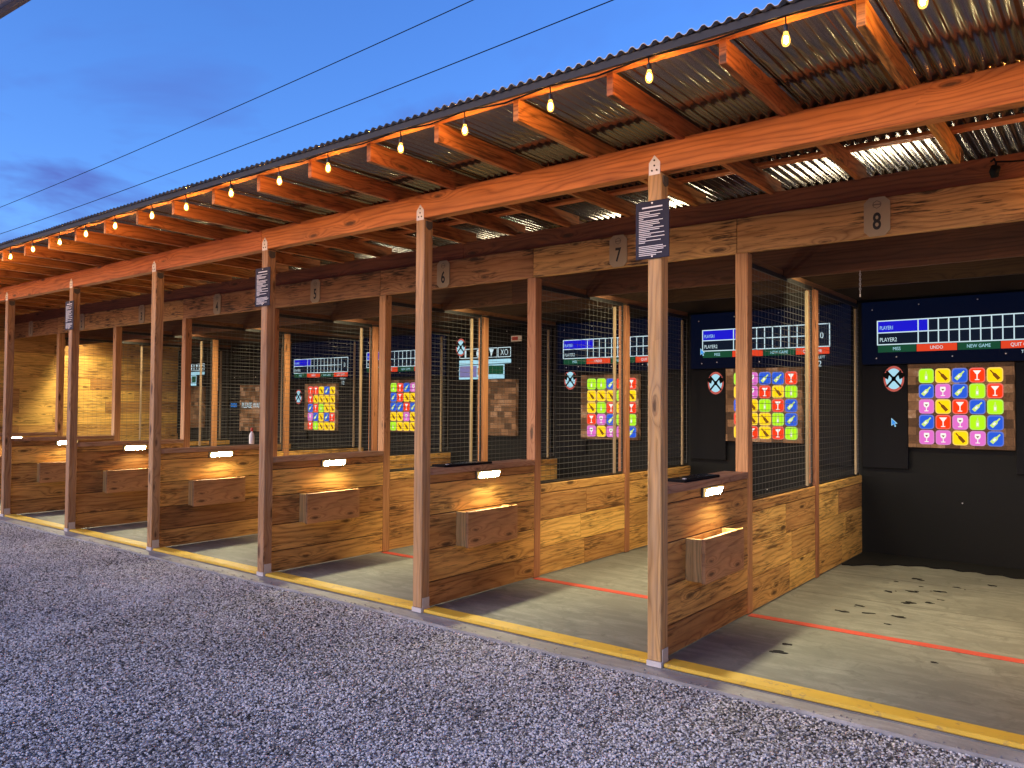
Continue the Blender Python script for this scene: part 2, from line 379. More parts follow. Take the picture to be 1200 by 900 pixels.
# crushed stone lying on the yard: one object, instanced stones
def gravel():
    b = MB(); z = -.026
    def sheet(x0, x1, y0, y1): b.poly([(x0, y0, z), (x1, y0, z), (x1, y1, z), (x0, y1, z)])
    sheet(-12.5, 4.2, -4.6, -.128)
    ob = b.build('gravel', 'stone')
    ng = bpy.data.node_groups.new('stones', 'GeometryNodeTree')
    ng.interface.new_socket('Geometry', in_out='INPUT', socket_type='NodeSocketGeometry')
    ng.interface.new_socket('Geometry', in_out='OUTPUT', socket_type='NodeSocketGeometry')
    N = ng.nodes; K = ng.links
    gi = N.new('NodeGroupInput'); go = N.new('NodeGroupOutput')
    dp = N.new('GeometryNodeDistributePointsOnFaces'); dp.inputs['Density'].default_value = 6200; dp.inputs['Seed'].default_value = 4
    K.new(gi.outputs[0], dp.inputs['Mesh'])
    join = N.new('GeometryNodeGeometryToInstance')
    for q in range(4):
        ic = N.new('GeometryNodeMeshIcoSphere'); ic.inputs['Radius'].default_value = 1.0; ic.inputs['Subdivisions'].default_value = 1 if q % 2 else 2
        sp = N.new('GeometryNodeSetPosition'); ps = N.new('GeometryNodeInputPosition')
        nz = N.new('ShaderNodeTexNoise'); nz.noise_dimensions = '4D'; nz.inputs['Scale'].default_value = 1.1; nz.inputs['W'].default_value = q * 3.7
        K.new(ps.outputs[0], nz.inputs['Vector'])
        sb = N.new('ShaderNodeVectorMath'); sb.operation = 'SUBTRACT'; sb.inputs[1].default_value = (.5, .5, .5); K.new(nz.outputs['Color'], sb.inputs[0])
        ml = N.new('ShaderNodeVectorMath'); ml.operation = 'SCALE'; ml.inputs['Scale'].default_value = 1.7; K.new(sb.outputs[0], ml.inputs[0])
        K.new(ic.outputs['Mesh'], sp.inputs['Geometry']); K.new(ml.outputs[0], sp.inputs['Offset'])
        tr = N.new('GeometryNodeTransform'); tr.inputs['Scale'].default_value = [(1, .75, .5), (1.1, .8, .65), (.9, .9, .6), (1.25, .7, .55)][q]
        K.new(sp.outputs[0], tr.inputs['Geometry'])
        sm = N.new('GeometryNodeSetMaterial'); sm.inputs['Material'].default_value = M['stone']; K.new(tr.outputs[0], sm.inputs['Geometry'])
        K.new(sm.outputs[0], join.inputs[0])
    io = N.new('GeometryNodeInstanceOnPoints'); io.inputs['Pick Instance'].default_value = True
    K.new(dp.outputs['Points'], io.inputs['Points']); K.new(join.outputs[0], io.inputs['Instance'])
    rv = N.new('FunctionNodeRandomValue'); rv.data_type = 'FLOAT_VECTOR'; rv.inputs[0].default_value = (-.5, -.5, 0); rv.inputs[1].default_value = (.5, .5, 6.28)
    K.new(rv.outputs[0], io.inputs['Rotation'])
    rs = N.new('FunctionNodeRandomValue'); rs.data_type = 'FLOAT'; rs.inputs[2].default_value = .0030; rs.inputs[3].default_value = .0088; rs.inputs['Seed'].default_value = 5
    K.new(rs.outputs[1], io.inputs['Scale'])
    K.new(io.outputs[0], go.inputs[0])
    md = ob.modifiers.new('stones', 'NODES'); md.node_group = ng
    return tag(ob, 'small grey and white crushed stones covering the yard', 'gravel', kind='stuff')
gravel()

b = MB(); rr = random.Random(17)
for i in range(230):
    x = rr.uniform(-9, 2.6); y = -.132 + abs(rr.gauss(0, .03)); sz = rr.uniform(.003, .008)
    if y > -.01: continue
    m_ = Matrix.Translation((x, y, -.0045 + sz * .35)) @ Matrix.Rotation(rr.uniform(0, 6.28), 4, 'Z') @ Matrix.Diagonal((sz * rr.uniform(.8, 1.3), sz * rr.uniform(.6, 1), sz * rr.uniform(.45, .8), 1))
    bmesh.ops.create_icosphere(b.bm, subdivisions=1, radius=1.0, matrix=m_)
M['spill'] = plain_mat('dusty_stone', (.26, .245, .23), .85, 0, .5, 35)
tag(b.build('spilled_gravel', 'spill'), 'loose stones spilled onto the pale kerb', 'gravel', kind='stuff')

# ------------------------------------------------------------------ the shed: posts, beams, rafters, roof, end wall
XR = 4.2
shed = thing('throwing_range_shed', (X_END, 0, 0), 'long open timber shed with corrugated roof over a row of lanes', 'shed')
def sh(mb, name, mat): 
    o = mb.build(name, mat); o.parent = shed; o.location = (-X_END, 0, 0); return o
b = MB()
for x0, x1 in ((X_END - .6, -10.2), (-10.2, -4.062), (-4.062, 1.99), (1.99, XR)): b.box((x0 + .001, .0, 3.04), (x1 - .001, .09, 3.228), 0, .004)
sh(b, 'front_beam', 'stain')
b = MB()
for x0, x1 in ((X_END - .05, -12.2), (-12.2, -8.15), (-8.15, -4.1), (-4.1, -2.02), (-2.02, -.045), (-.045, 2.0), (2.0, XR)):
    b.box((x0 + .0015, Y2, 2.79), (x1 - .0015, Y2 + .045, 3.062), 0, .003)
sh(b, 'numbered_beam', 'sign_beam')
b = MB()
for x0, x1 in ((X_END - .05, -9.0), (-9.0, -2.9), (-2.9, XR)): b.box((x0 + .001, Y2 + .012, 3.064), (x1 - .001, Y2 + .10, 3.226), 0, .003)
sh(b, 'upper_beam', 'red_beam')
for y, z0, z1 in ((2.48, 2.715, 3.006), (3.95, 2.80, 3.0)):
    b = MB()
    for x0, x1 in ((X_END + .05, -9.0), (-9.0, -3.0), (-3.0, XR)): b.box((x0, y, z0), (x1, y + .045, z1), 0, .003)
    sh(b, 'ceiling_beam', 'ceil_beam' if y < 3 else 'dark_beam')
XRAF = [1.4635 - .6212 * k for k in range(-4, 26)]
for x in XRAF:
    b = MB(); dz = random.uniform(-.004, .004)
    b.box((x - .012, -.847, 3.214 + dz), (x + .028, 1.70, 3.338), 1, .003)
    sh(b, 'rafter', 'rafter')
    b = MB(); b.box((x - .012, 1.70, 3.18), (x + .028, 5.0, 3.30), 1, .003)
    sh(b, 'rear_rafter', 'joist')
for y in (-.897, .36, 1.20, 2.1, 3.2, 4.4):
    b = MB()
    for x0, x1 in ((X_END - .5, -10.0), (-10.0, -5.0), (-5.0, -.2), (-.2, XR)): b.box((x0 + .001, y, 3.3385), (x1 - .001, y + .085, 3.364), 0, .002)
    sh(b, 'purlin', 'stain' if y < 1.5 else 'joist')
# corrugated sheet, real thickness
b = MB(); pitch = .0635; n = int((XR + .15 - (X_END - .65)) / pitch * 8)
ys = [-.945, 0.4, 1.75, 3.4, 5.15]
top = []; bot = []
for i in range(n + 1):
    x = X_END - .65 + i * pitch / 8
    s_ = math.sin(i * 2 * math.pi / 8); s_ = max(-1, min(1, s_ * 1.25))
    z = 3.3755 + .0095 * s_
    wob = .004 * math.sin(int((x - X_END) / .6604) * 2.4)
    top.append([b.bm.verts.new((x, y + (wob if k == 0 else 0), z + .0015)) for k, y in enumerate(ys)])
    bot.append([b.bm.verts.new((x, y + (wob if k == 0 else 0), z)) for k, y in enumerate(ys)])
for i in range(n):
    for k in range(len(ys) - 1):
        f = b.bm.faces.new((top[i][k], top[i + 1][k], top[i + 1][k + 1], top[i][k + 1])); f.smooth = True
        f = b.bm.faces.new((bot[i][k], bot[i][k + 1], bot[i + 1][k + 1], bot[i + 1][k])); f.smooth = True
    b.bm.faces.new((top[i][0], bot[i][0], bot[i + 1][0], top[i + 1][0]))
sh(b, 'corrugated_roof', 'roof')
b = MB(); b.box((X_END - .64, -.925, 3.326), (XR + .1, -.905, 3.3645), 0)
sh(b, 'eave_trim', 'trim')
# front posts with their galvanised hardware
post_proto = None
for k in range(-7, 2):
    r = MB(); r.box((0, 0, .035), (.093, .093, 3.039), 2, .005)
    o = sh(r, 'support_post', 'post'); o.location = (k * L - X_END, 0, 0)
    h = MB()
    pts = [(.008, -.003, 2.985), (.085, -.003, 2.985), (.085, -.003, 3.105), (.0465, -.003, 3.150), (.008, -.003, 3.105)]
    pts[0] = (.008, -.003, 3.028); pts[1] = (.085, -.003, 3.028)
    h.prism(pts, (0, .0025, 0))
    for hx, hz in ((.03, 3.055), (.063, 3.055), (.0465, 3.085), (.0465, 3.118)):
        h.prism([(hx + .006 * math.cos(a), -.0065, hz + .006 * math.sin(a)) for a in [i * math.pi / 4 for i in range(8)]], (0, .003, 0), 1)
    h.build('beam_hanger', ['galv', 'ink'], o)
    h = MB(); h.box((-.003, -.003, 0), (.096, .096, .034)); h.box((.0965, .01, .0), (.099, .085, .11))
    h.build('post_base', 'galv', o)
    h = MB(); h.prism([(.097 , .046 + .035 * math.cos(a), 2.985 + .03 * math.sin(a)) for a in [math.pi + i * math.pi / 8 for i in range(9)]] + [(.097, .081, 3.02), (.097, .011, 3.02)], (.004, 0, 0), 0)
    h.build('side_hanger', 'housing', o)
# boarded end wall
b = MB(); z = .004
while z < 3.15:
    h_ = .232; y = .10
    while y < 5.0:
        y1 = min(5.02, y + random.choice((1.6, 2.2, 2.9)))
        b.box((X_END - .012 - .03, y + .0015, z), (X_END - .012, y1 - .0015, z + h_ - .005), 1, .002); y = y1
    z += h_
b.box((X_END - .075, .1, .004), (X_END - .045, 5.02, 3.2), 1)
sh(b, 'end_wall', 'end_board')
b = MB(); b.box((X_END + .0, 5.03, 0.0), (XR, 5.06, 3.33), 0)
sh(b, 'rear_wall', 'dark_ply')
b = MB(); b.box((X_END + .01, Y4 + .005, 2.78), (XR, Y4 + .03, 3.17), 0)
sh(b, 'rear_fascia', 'dark_ply')

# ------------------------------------------------------------------ partitions between the lanes
def slab_counter():
    b = MB(); ln = []
    rr = random.Random(11)
    # live-edge outline, seen from above (x, y)
    right = [(.045, .098), (.082, .135), (.084, .40), (.078, .62), (.060, .86), (.066, 1.08), (.052, 1.30), (.045, 1.50), (.043, 1.533)]
    left = [(-.15, 1.533), (-.135, 1.2), (-.115, .85), (-.10, .5), (-.05, .25), (.0, .098)]
    b.prism([(x, y, 1.043) for x, y in right + left], (0, 0, .046), 0, 1)
    return b
def partition(full=True):
    root = thing('lane_partition', (0, 0, 0), 'x', 'partition', 'boarded partitions with wire mesh between lanes')
    b = MB()
    for z0, z1 in ((.012, .200), (.204, .452), (.456, .722), (.726, .972), (.976, 1.041)):
        b.box((.0, .097, z0), (.038, Y2 - .002, z1 - .003), 1, .003)
    b.box((.012, .10, .012), (.026, Y2 - .01, 1.03), 1, 0, 1)
    def screws(b, x, ys, zs):
        for y in ys:
            for z in zs:
                f_ = b.poly([(x, y + .0045 * math.cos(a), z + .0045 * math.sin(a)) for a in [i * math.pi / 3 for i in range(6)]], 2)
    screws(b, .0386, (.125, 1.505), (.055, .155, .25, .40, .51, .67, .78, .92))
    b.build('front_boards', ['front_board', 'dark_ply', 'ink'], root)
    slab_counter().build('counter', 'counter', root)
    b = MB(); b.box((-.058, Y2, .004), (.041, Y2 + .094, 2.788), 2, .004); b.build('mid_post', 'inpost', root)
    b = MB(); b.box((-.046, Y3 - .02, .004), (.046, Y3 + .072, 2.70), 2, .004); b.build('rear_post', 'inpost', root)
    def rear(y0, y1):
        b = MB()
        for z0, z1 in ((.012, .260), (.265, .514), (.519, .768)):
            if y1 - y0 > 1.3:
                c = y0 + (y1 - y0) * random.uniform(.42, .62)
                b.box((.0, y0, z0), (.036, c - .001, z1), 1, .003); b.box((.0, c + .001, z0), (.036, y1, z1), 1, .003)
            else: b.box((.0, y0, z0), (.036, y1, z1), 1, .003)
        b.box((.012, y0 + .002, .012), (.024, y1 - .002, .772), 1, 0, 1)
        b.box((-.004, y0, .773), (.040, y1, .854), 1, .005)
        screws(b, .0366, (y0 + .03, y1 - .03), (.06, .21, .32, .46, .57, .71))
        b.build('rear_boards', ['board', 'dark_ply', 'ink'], root)
    rear(Y2 + .096, Y3 - .022); rear(Y3 + .074, 4.84)
    b = MB(); b.box((-.05, Y2 + .046, 2.735), (-.008, 4.86, 2.787), 1, .004); b.build('top_rail', 'joist', root)
    for y0, y1, bat in ((Y2 + .097, Y3 - .024, 2.965), (Y3 + .076, 4.82, 4.60)):
        b = MB(); z = .872; i = 0; xm = .018
        def wire(p, q, w=.0019):
            d = [Vector(p), Vector(q)]; b.tube(d, w, 4, 0, False)
        while z < 2.70:
            wire((xm, y0, z), (xm, y1, z)); z += .0535
        y = y0 + .03
        while y < y1 - .01:
            wire((xm + .0034, y, .86), (xm + .0030, y, 2.71), .0009); y += .076
        b.build('wire_mesh', 'wire', root)
        b = MB(); b.box((.006, y0 + .001, .8555), (.014, y1 - .001, .885), 1); b.box((.006, y0 + .001, 2.69), (.014, y1 - .001, 2.73), 1)
        b.box((.005, y1 - .028, .886), (.015, y1 - .001, 2.689), 2)
        b.build('mesh_frame', 'mesh_frame', root)
        b = MB(); b.box((.024, bat, .875), (.046, bat + .032, 2.66), 2, .003); b.build('batten', 'batten', root)
    return root
PLAB = {0: 'timber and wire partition between the two nearest lanes, plaques seven and eight', 1: 'timber and wire partition past the far side of the nearest lane',
        -1: 'timber and wire partition between the plaques reading six and seven', -2: 'timber and wire partition between the plaques reading five and six',
        -3: 'timber and wire partition between the plaques reading four and five', -4: 'timber and wire partition between the plaques reading three and four',
        -5: 'timber and wire partition between the plaques reading two and three', -6: 'timber and wire partition nearest the yellow lit end wall'}
for k in range(-6, 2):
    p = partition(); p.location = (k * L, 0, 0); relabel(p, PLAB[k])

# holders and lights on the partitions
def holder():
    root = thing('wooden_holder', (0, 0, 0), 'x', 'wooden box', 'wooden boxes on the partitions')
    b = MB(); b.box((.165, .418, .442), (.190, 1.075, .732), 1, .003); b.build('front_panel', 'holder', root)
    for y in (.440, 1.03):
        b = MB(); b.box((.0415, y, .446), (.164, y + .028, .722), 2, .002); b.build('side_panel', 'holder', root)
    b = MB(); b.box((.0415, .4685, .446), (.164, 1.0295, .468), 1); b.build('bottom_panel', 'holder', root)
    return root
h0 = holder()
def wlight():
    root = thing('wall_light', (0, 0, 0), 'x', 'wall light', 'lit wall lights under the counters')
    b = MB(); b.box((.0385, .690, .966), (.056, .992, 1.037), 1, .004); b.build('housing', 'housing', root)
    b = MB(); b.prism([(.0562, .698, .973), (.0600, .698, .973), (.0800, .698, 1.031), (.0562, .698, 1.031)], (0, .286, 0), 0, 1); b.build('glow_rim', 'led_rim', root)
    def face(y0, y1, z0, z1, off):
        return [(.0600 + (z - .973) / .058 * .020 + off, y, z) for y, z in ((y0 + .010, z0), (y1 - .010, z0), (y1 - .003, z0 + .005), (y1, z0 + .014), (y1, z1 - .014), (y1 - .003, z1 - .005), (y1 - .010, z1), (y0 + .010, z1), (y0 + .003, z1 - .005), (y0, z1 - .014), (y0, z0 + .014), (y0 + .003, z0 + .005))]
    b = MB(); b.poly(face(.708, .974, .979, 1.025, .0008)); b.build('diffuser', 'led', root)
    return root
w0 = wlight()
HL = {0: 'nearest of the open wooden boxes, with dark side slats, on the nearest partition', -1: 'wooden box under the lit wall light on the partition left of plaque seven',
      -2: 'wooden box on the partition left of plaque six', -3: 'wooden box on the boards of the partition left of plaque five', -4: 'wooden box on the boards of the partition left of plaque four',
      -5: 'wooden box on the partition left of plaque three, partly behind a post', -6: 'wooden box on the farthest partition, beside the end wall', 1: 'wooden box on the partition right of plaque eight'}
WL = {0: 'nearest lit bar light under the counter of the nearest partition', -1: 'lit bar light on the partition left of plaque seven',
      -2: 'lit bar light on the partition left of plaque six', -3: 'lit bar light on the partition left of plaque five', -4: 'lit bar light on the partition left of plaque four',
      -5: 'lit bar light half behind a post, left of plaque three', -6: 'lit bar light on the farthest partition, beside the end wall', 1: 'lit bar light on the partition right of plaque eight'}
for k in range(-6, 2):
    for src, lab in ((h0, HL), (w0, WL)):
        o = src if k == -6 else copy_tree(src)
        o.location = (k * L, random.uniform(-.01, .01) if src is h0 else 0, 0); relabel(o, lab[k])

# ceiling lights behind the first ceiling beam, one to a lane
def ceiling_light():
    root = thing('ceiling_light', (0, 0, 0), 'x', 'ceiling light', 'ceiling lights behind the beams')
    b = MB(); b.prism([(-.46, -.030, .0), (-.46, .045, .0), (-.46, .045, .05), (-.46, .0, .05)], (.92, 0, 0), 0, 0); b.build('housing', 'housing', root)
    b = MB(); b.poly([(-.45, -.024, -.0015), (-.45, .040, -.0015), (.45, .040, -.0015), (.45, -.024, -.0015)]); b.build('diffuser', 'flood', root)
    b = MB(); b.box((-.46, .0455, -.03), (.46, .049, .05), 0); b.build('added_back_lip', 'housing', root)  # added plate, keeps lamp light off the rear ceiling beam
    b = MB(); b.prism([(-.45, -.0325, .004), (-.45, -.0045, .049), (-.45, -.0075, .051), (-.45, -.0355, .006)], (.90, 0, 0), 0, 0); b.build('side_lens', 'lens', root)
    b = MB(); b.tube([(0, .02, .05), (0, .02, .40)], .006); b.build('rod', 'cable', root)
    b = MB(); b.box((-.48, -.095, -.205), (.48, -.091, -.03), 0); b.build('added_visor', 'housing', root)  # added unseen plate, cuts lamp light from the front floor
    return root
f0 = ceiling_light()
for n_ in range(1, 9):
    o = f0 if n_ == 1 else copy_tree(f0)
    o.location = ((n_ - 8) * L + .97, 2.68, 2.945)
    relabel(o, f'lit batten lamp hidden behind the ceiling beam of the lane under plaque {NUM[n_]}')

# ------------------------------------------------------------------ threshold boards, foul lines, mats
TH = {n_: (f'yellow painted threshold board across the lane under plaque {NUM[n_]}') for n_ in range(1, 9)}
for n_ in range(1, 9):
    x0 = (n_ - 8) * L
    b = MB(); b.box((x0 + .1005, .016, .0005), (x0 + L - .004, .150, .026), 0, .006)
    tag(b.build('threshold_board', 'yellow'), TH[n_], 'threshold', 'yellow boards along the kerb')
    b = MB(); b.box((x0 + .05, 1.50, .0012), (x0 + L - .06, 1.585, .0045), 0)
    tag(b.build('foul_line', 'redline'), f'red line across the concrete of the lane under plaque {NUM[n_]}', 'floor line', 'red lines across the lanes')
    b = MB(); rr = random.Random(40 + n_); N_ = 60
    fr = [(x0 + .045 + (L - .11) * i / N_, 3.98 + .02 * rr.random() + .12 * max(0, math.sin(i / N_ * 3.14)) + .03 * math.sin(i * .9 + n_) + (.34 * min(1, i / 18.0) if n_ == 8 else .1)) for i in range(N_ + 1)]
    b.prism([(x, y, .002) for x, y in fr] + [(x0 + L - .065, 4.90, .002), (x0 + .045, 4.90, .002)], (0, 0, .012), 0)
    tag(b.build('rubber_mat', 'black_wall'), f'ragged black rubber mat at the wall foot under plaque {NUM[n_]}', 'mat', 'black mats at the lane ends')
# scraps of black rubber on the near lane floor
b = MB(); rr = random.Random(21)
spots = [(.66, 3.55), (.80, 3.75), (.86, 3.45), (.90, 3.2), (.74, 3.1), (1.02, 3.35), (1.1, 3.0), (1.05, 2.85), (.92, 2.75), (.62, 2.35), (.56, 2.1), (.75, 2.2), (.98, 2.25), (.95, 1.9), (1.35, 3.9), (1.18, 3.6), (.5, .93), (.52, .8), (1.35, 1.2)]
for (x, y) in spots:
    for j in range(rr.choice((1, 2, 3))):
        cx, cy = x + rr.uniform(-.05, .05), y + rr.uniform(-.04, .04); w = rr.choice((.008, .014, .022, .038, .055)) * rr.uniform(.7, 1.2); an = rr.uniform(-.5, .5)
        pts = []
        for a in range(13):
            q = a / 13 * 6.283; rd = w * rr.uniform(.4, 1.15)
            px, py = rd * math.cos(q) * 1.2, rd * math.sin(q) * .6
            pts.append((cx + px * math.cos(an) - py * math.sin(an), cy + px * math.sin(an) + py * math.cos(an), .001))
        b.prism(pts, (0, 0, .0025), 0)
tag(b.build('rubber_scraps', 'black_wall'), 'black rubber scraps scattered on the concrete of the nearest lane', 'scraps', kind='stuff')

# ------------------------------------------------------------------ backstops, target boards, projected displays
for n_ in range(1, 9):
    x0 = (n_ - 8) * L
    t = thing('backstop', (x0, Y4, 0), f'black padded backstop wall of the lane under plaque {NUM[n_]}', 'backstop', 'black backstops at the lane ends')
    b = MB(); b.box((-.01, .0, .0), (L - .012, .03, 2.776), 0); b.build('backing_wall', 'black_wall', t)
    for a, c in ((.05, .506), (1.478, L - .06)):
        b = MB(); b.box((a, -.055, .945), (c, -.001, 2.05), 2, .004); b.build('side_panel', 'black_panel', t)
    b = MB(); b.box((.05, -.055, 2.062), (L - .06, -.001, 2.75), 0, .004); hp = b.build('header_panel', 'black_panel', t)
    for bx, bz in ((.16, 2.66), (.62, 2.69), (1.16, 2.70), (1.62, 2.66), (.20, 2.13), (.40, 2.14), (.93, 2.13), (1.40, 2.14)):
        b = MB(); b.prism([(bx + .007 * math.cos(a), -.0575, bz + .007 * math.sin(a)) for a in [i * math.pi / 4 for i in range(8)]], (0, -.004, 0)); b.build('washer', 'galv', hp)
    b = MB(); b.prism([(1.0 + .007 * math.cos(a), -.001, .62 + .007 * math.sin(a)) for a in [i * math.pi / 4 for i in range(8)]], (0, -.004, 0)); b.build('washer', 'galv', t)
YD = Y4 - .058           # face of the header panel
def rounded(cx, cz, w, h, r, y, seg=3):
    pts = []
    for sx, sz, a0 in ((1, 1, 0), (-1, 1, 90), (-1, -1, 180), (1, -1, 270)):
        for i in range(seg + 1):
            a = R(a0 + 90 * i / seg)
            pts.append((cx + sx * (w / 2 - r) + r * math.cos(a), y, cz + sz * (h / 2 - r) + r * math.sin(a)))
    return pts
ICON = {}
def icon_polys(kind):
    def rot(pts, a): return [(x * math.cos(a) - z * math.sin(a), x * math.sin(a) + z * math.cos(a)) for x, z in pts]
    bot = [(-.13, -.38), (.13, -.38), (.13, .05), (.05, .18), (.05, .42), (-.05, .42), (-.05, .18), (-.13, .05)]
    if kind in 'B': return [(rot(bot, R(-42)), 'i_lime')] + [(rot([(-.07, -.2), (.07, -.2), (.07, 0), (-.07, 0)], R(-42)), 'i_white')]
    if kind == 'Y': return [(rot([(x * .9, z * 1.05) for x, z in bot], R(40)), 'i_brown')]
    if kind == 'G': return [([(-.10, -.34), (.10, -.34), (.10, .10), (.04, .16), (.04, .34), (-.04, .34), (-.04, .16), (-.10, .10)], 'i_lime'), ([(-.06, -.24), (.06, -.24), (.06, -.02), (-.06, -.02)], 'i_white')]
    if kind == 'R': return [([(-.26, .34), (0, -.02), (.26, .34)], 'i_white'), ([(-.035, .05), (-.035, -.32), (.035, -.32), (.035, .05)], 'i_white'), ([(-.14, -.36), (.14, -.36), (.14, -.30), (-.14, -.30)], 'i_white')]
    g = [(.19 * math.cos(a), .16 + .24 * math.sin(a)) for a in [math.pi + i * math.pi / 8 for i in range(9)]]
    return [([(-.17, .32)] + g + [(.17, .32)], 'i_white'), ([(-.03, -.02), (-.03, -.32), (.03, -.32), (.03, -.02)], 'i_white'), ([(-.14, -.36), (.14, -.36), (.14, -.30), (-.14, -.30)], 'i_white'), ([(-.11, .16), (0, .02), (.11, .16)], 'i_brown')]
TILE = {}
def tile(kind):
    """a tile of light with its picture; meshes are shared between boards"""
    if kind not in TILE:
        b = MB(); b.prism(rounded(0, 0, .142, .150, .03, .0), (0, -.002, 0), 0); b.prism(rounded(0, -.002, .124, .130, .025, -.0022), (0, -.001, 0), 1)
        t = b.build('tile', ['r_' + kind, 't_' + kind])
        mats = []; b = MB(); yy = -.0045
        for j, (pts, mt) in enumerate(icon_polys(kind)):
            if mt not in mats: mats.append(mt)
            b.prism([(x * .14, yy - .0008 * j, z * .14) for x, z in pts], (0, .0005, 0), mats.index(mt))
        b.build('icon', mats, t)
        TILE[kind] = t; return t
    return copy_tree(TILE[kind])
def board(n_, bx0, bx1, bz0, bz1, label, tiles=None):
    x0 = (n_ - 8) * L
    t = thing('target_board', (x0 + (bx0 + bx1) / 2, Y4, bz0), label, 'target board', 'wooden target boards')
    w, h = bx1 - bx0, bz1 - bz0
    b = MB()
    fs = b.box((-w / 2, -.070, 0), (w / 2, -.002, h), 0, .003)
    o_ = random.uniform(0, 20)
    for f in fs:
        for lp in f.loops: lp[b.uv].uv = (lp.vert.co.x + o_ + lp.vert.co.y, lp.vert.co.z + o_ * .7 + lp.vert.co.y)
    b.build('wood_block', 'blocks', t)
    if tiles:
        for r_, row in enumerate(tiles):
            for c_, kd in enumerate(row):
                q = tile(kd); q.parent = t
                q.location = (-w / 2 + .176 + c_ * .1545, -.0712, h - .125 - r_ * .160)
    return t
rr = random.Random(5)
def rnd_tiles(): return [''.join(rr.choice('GYBRPYG') for _ in range(5)) for _ in range(5)]
T8 = ['GYBRY', 'BPBGR', 'PYRBG', 'BRPGB', 'PPYPB']
T7 = ['GPBBR', 'YPRYG', 'BYGRB', 'RYYGB', 'YRYRG']
T6 = ['GGBRR', 'YYYGY', 'YGRYR', 'RPBGG', 'PYPPB']
T4 = ['YGRBP', 'GBRYY', 'YBBRB', 'PYYPY', 'RGYYY']
T3 = ['RRYBY', 'RYYYY', 'BRGYY', 'PBYBR', 'RGYYY']
board(8, .512, 1.470, 1.180, 2.055, 'block wood target with coloured drink tiles in the nearest lane', T8)
board(7, .515, 1.430, 1.180, 2.058, 'drink tile target partly behind the nearest mid post and mesh', T7)
board(6, .450, 1.345, 1.148, 2.020, 'drink tile target seen through wire mesh under plaque six', T6)
board(5, .600, 1.345, 1.147, 1.985, 'bare brown target with no tiles under plaque five')
board(4, .470, 1.360, 1.150, 2.010, 'drink tile target cut by a front post, under plaque four', T4)
board(3, .465, 1.345, 1.120, 1.975, 'whole drink tile target seen through mesh under plaque three', T3)
b2 = board(2, .420, 1.250, 1.06, 1.970, 'brown target with a white lit caption across it')
board(1, .320, 1.085, 1.09, 1.955, 'bare brown target in the lane beside the end wall')

def facade(x, y0): return lambda px, pz: Vector((px, y0, pz))
def rect(b, x0, x1, z0, z1, y, mat=0, th=.002):
    b.prism([(x0, y, z0), (x1, y, z0), (x1, y, z1), (x0, y, z1)], (0, -th, 0), mat)
def txt(b, s, size, x, z, y, mat=0, align='CENTER', sx=1.0, bold=0.0):
    b.text(s, size, lambda px, pz: Vector((x + px, y, z + pz)), mat, align, sx, bold)
def scoreboard(n_, sx, top, label, secs):
    """projected score grid with its buttons; origin at its upper corner"""
    x0 = (n_ - 8) * L
    t = thing('projected_scoreboard', (x0 + sx, YD, top), label, 'scoreboard', 'projected scoreboards')
    W = 1.525; nm = .40; cw = .0955; hh = .128; lw = .011
    cells = [nm + i * cw for i in range(11)]; last = cells[-1]
    b = MB(); rect(b, .052 - sx, L - .062 - sx, 2.066 - top, 2.746 - top, -.0002, 0, .0004); b.build('light_field', 'p_navy', t)
    b = MB(); rect(b, 0, W, -2 * hh, 0, -.001, 0, .001); b.build('dark_ground', 'p_dark', t)
    b = MB(); rect(b, .004, nm + cw, -hh, -.004, -.0025, 0, .001); b.build('active_row', 'p_blue', t)
    b = MB(); y = -.004
    for z in (0, -2 * hh): rect(b, -lw / 2, W + lw / 2, z - lw / 2, z + lw / 2, y, 0, .001)
    rect(b, lw / 2, last - lw / 2, -hh - lw / 2, -hh + lw / 2, y, 0, .001)
    for x in [0] + cells + [W]: rect(b, x - lw / 2, x + lw / 2, -2 * hh + lw / 2, -lw / 2, y - .0002, 0, .001)
    b.build('grid_lines', 'p_white', t)
    b = MB(); txt(b, 'PLAYER1', .058, .022, -.095, -.006, 0, 'LEFT', .62); b.build('player_name', 'p_pale', t)
    b = MB(); txt(b, 'PLAYER2', .062, .022, -.225, -.006, 0, 'LEFT', .72); txt(b, '0', .105, (last + W) / 2, -.165, -.006, 0, 'CENTER', .8); b.build('player_name', 'p_white', t)
    q = W / 4
    for i, (s, mt) in enumerate((('MISS', 'p_green'), ('UNDO', 'p_red'), ('NEW GAME', 'p_green'), ('QUIT GAME', 'p_red'))):
        b = MB(); rect(b, i * q + .003, (i + 1) * q - .003, -2 * hh - .084, -2 * hh - .008, -.001, 0, .001)
        o = b.build('button', mt, t)
        b = MB(); txt(b, s, .05, (i + .5) * q, -2 * hh - .064, -.004, 0, 'CENTER', .8); b.build('caption', 'p_white' if mt == 'p_red' else 'p_pale', o)
    b = MB(); txt(b, 'TIME LEFT', .044, W - .13, -2 * hh - .135, -.003, 0, 'CENTER', .8); txt(b, secs, .095, W - .13, -2 * hh - .225, -.003, 0, 'CENTER', .9); b.build('timer', 'p_white', t)
    return t
scoreboard(8, .213, 2.532, 'projected score grid above the nearest target, blue top row', '32')
scoreboard(7, .213, 2.540, 'projected score grid behind the nearest mid post', '02')
scoreboard(6, .150, 2.512, 'projected score grid seen through mesh under plaque six', '02')
scoreboard(4, .118, 2.490, 'projected score grid under plaque four, blue row hidden', '12')
scoreboard(3, .130, 2.432, 'projected score grid seen through mesh under plaque three', '12')

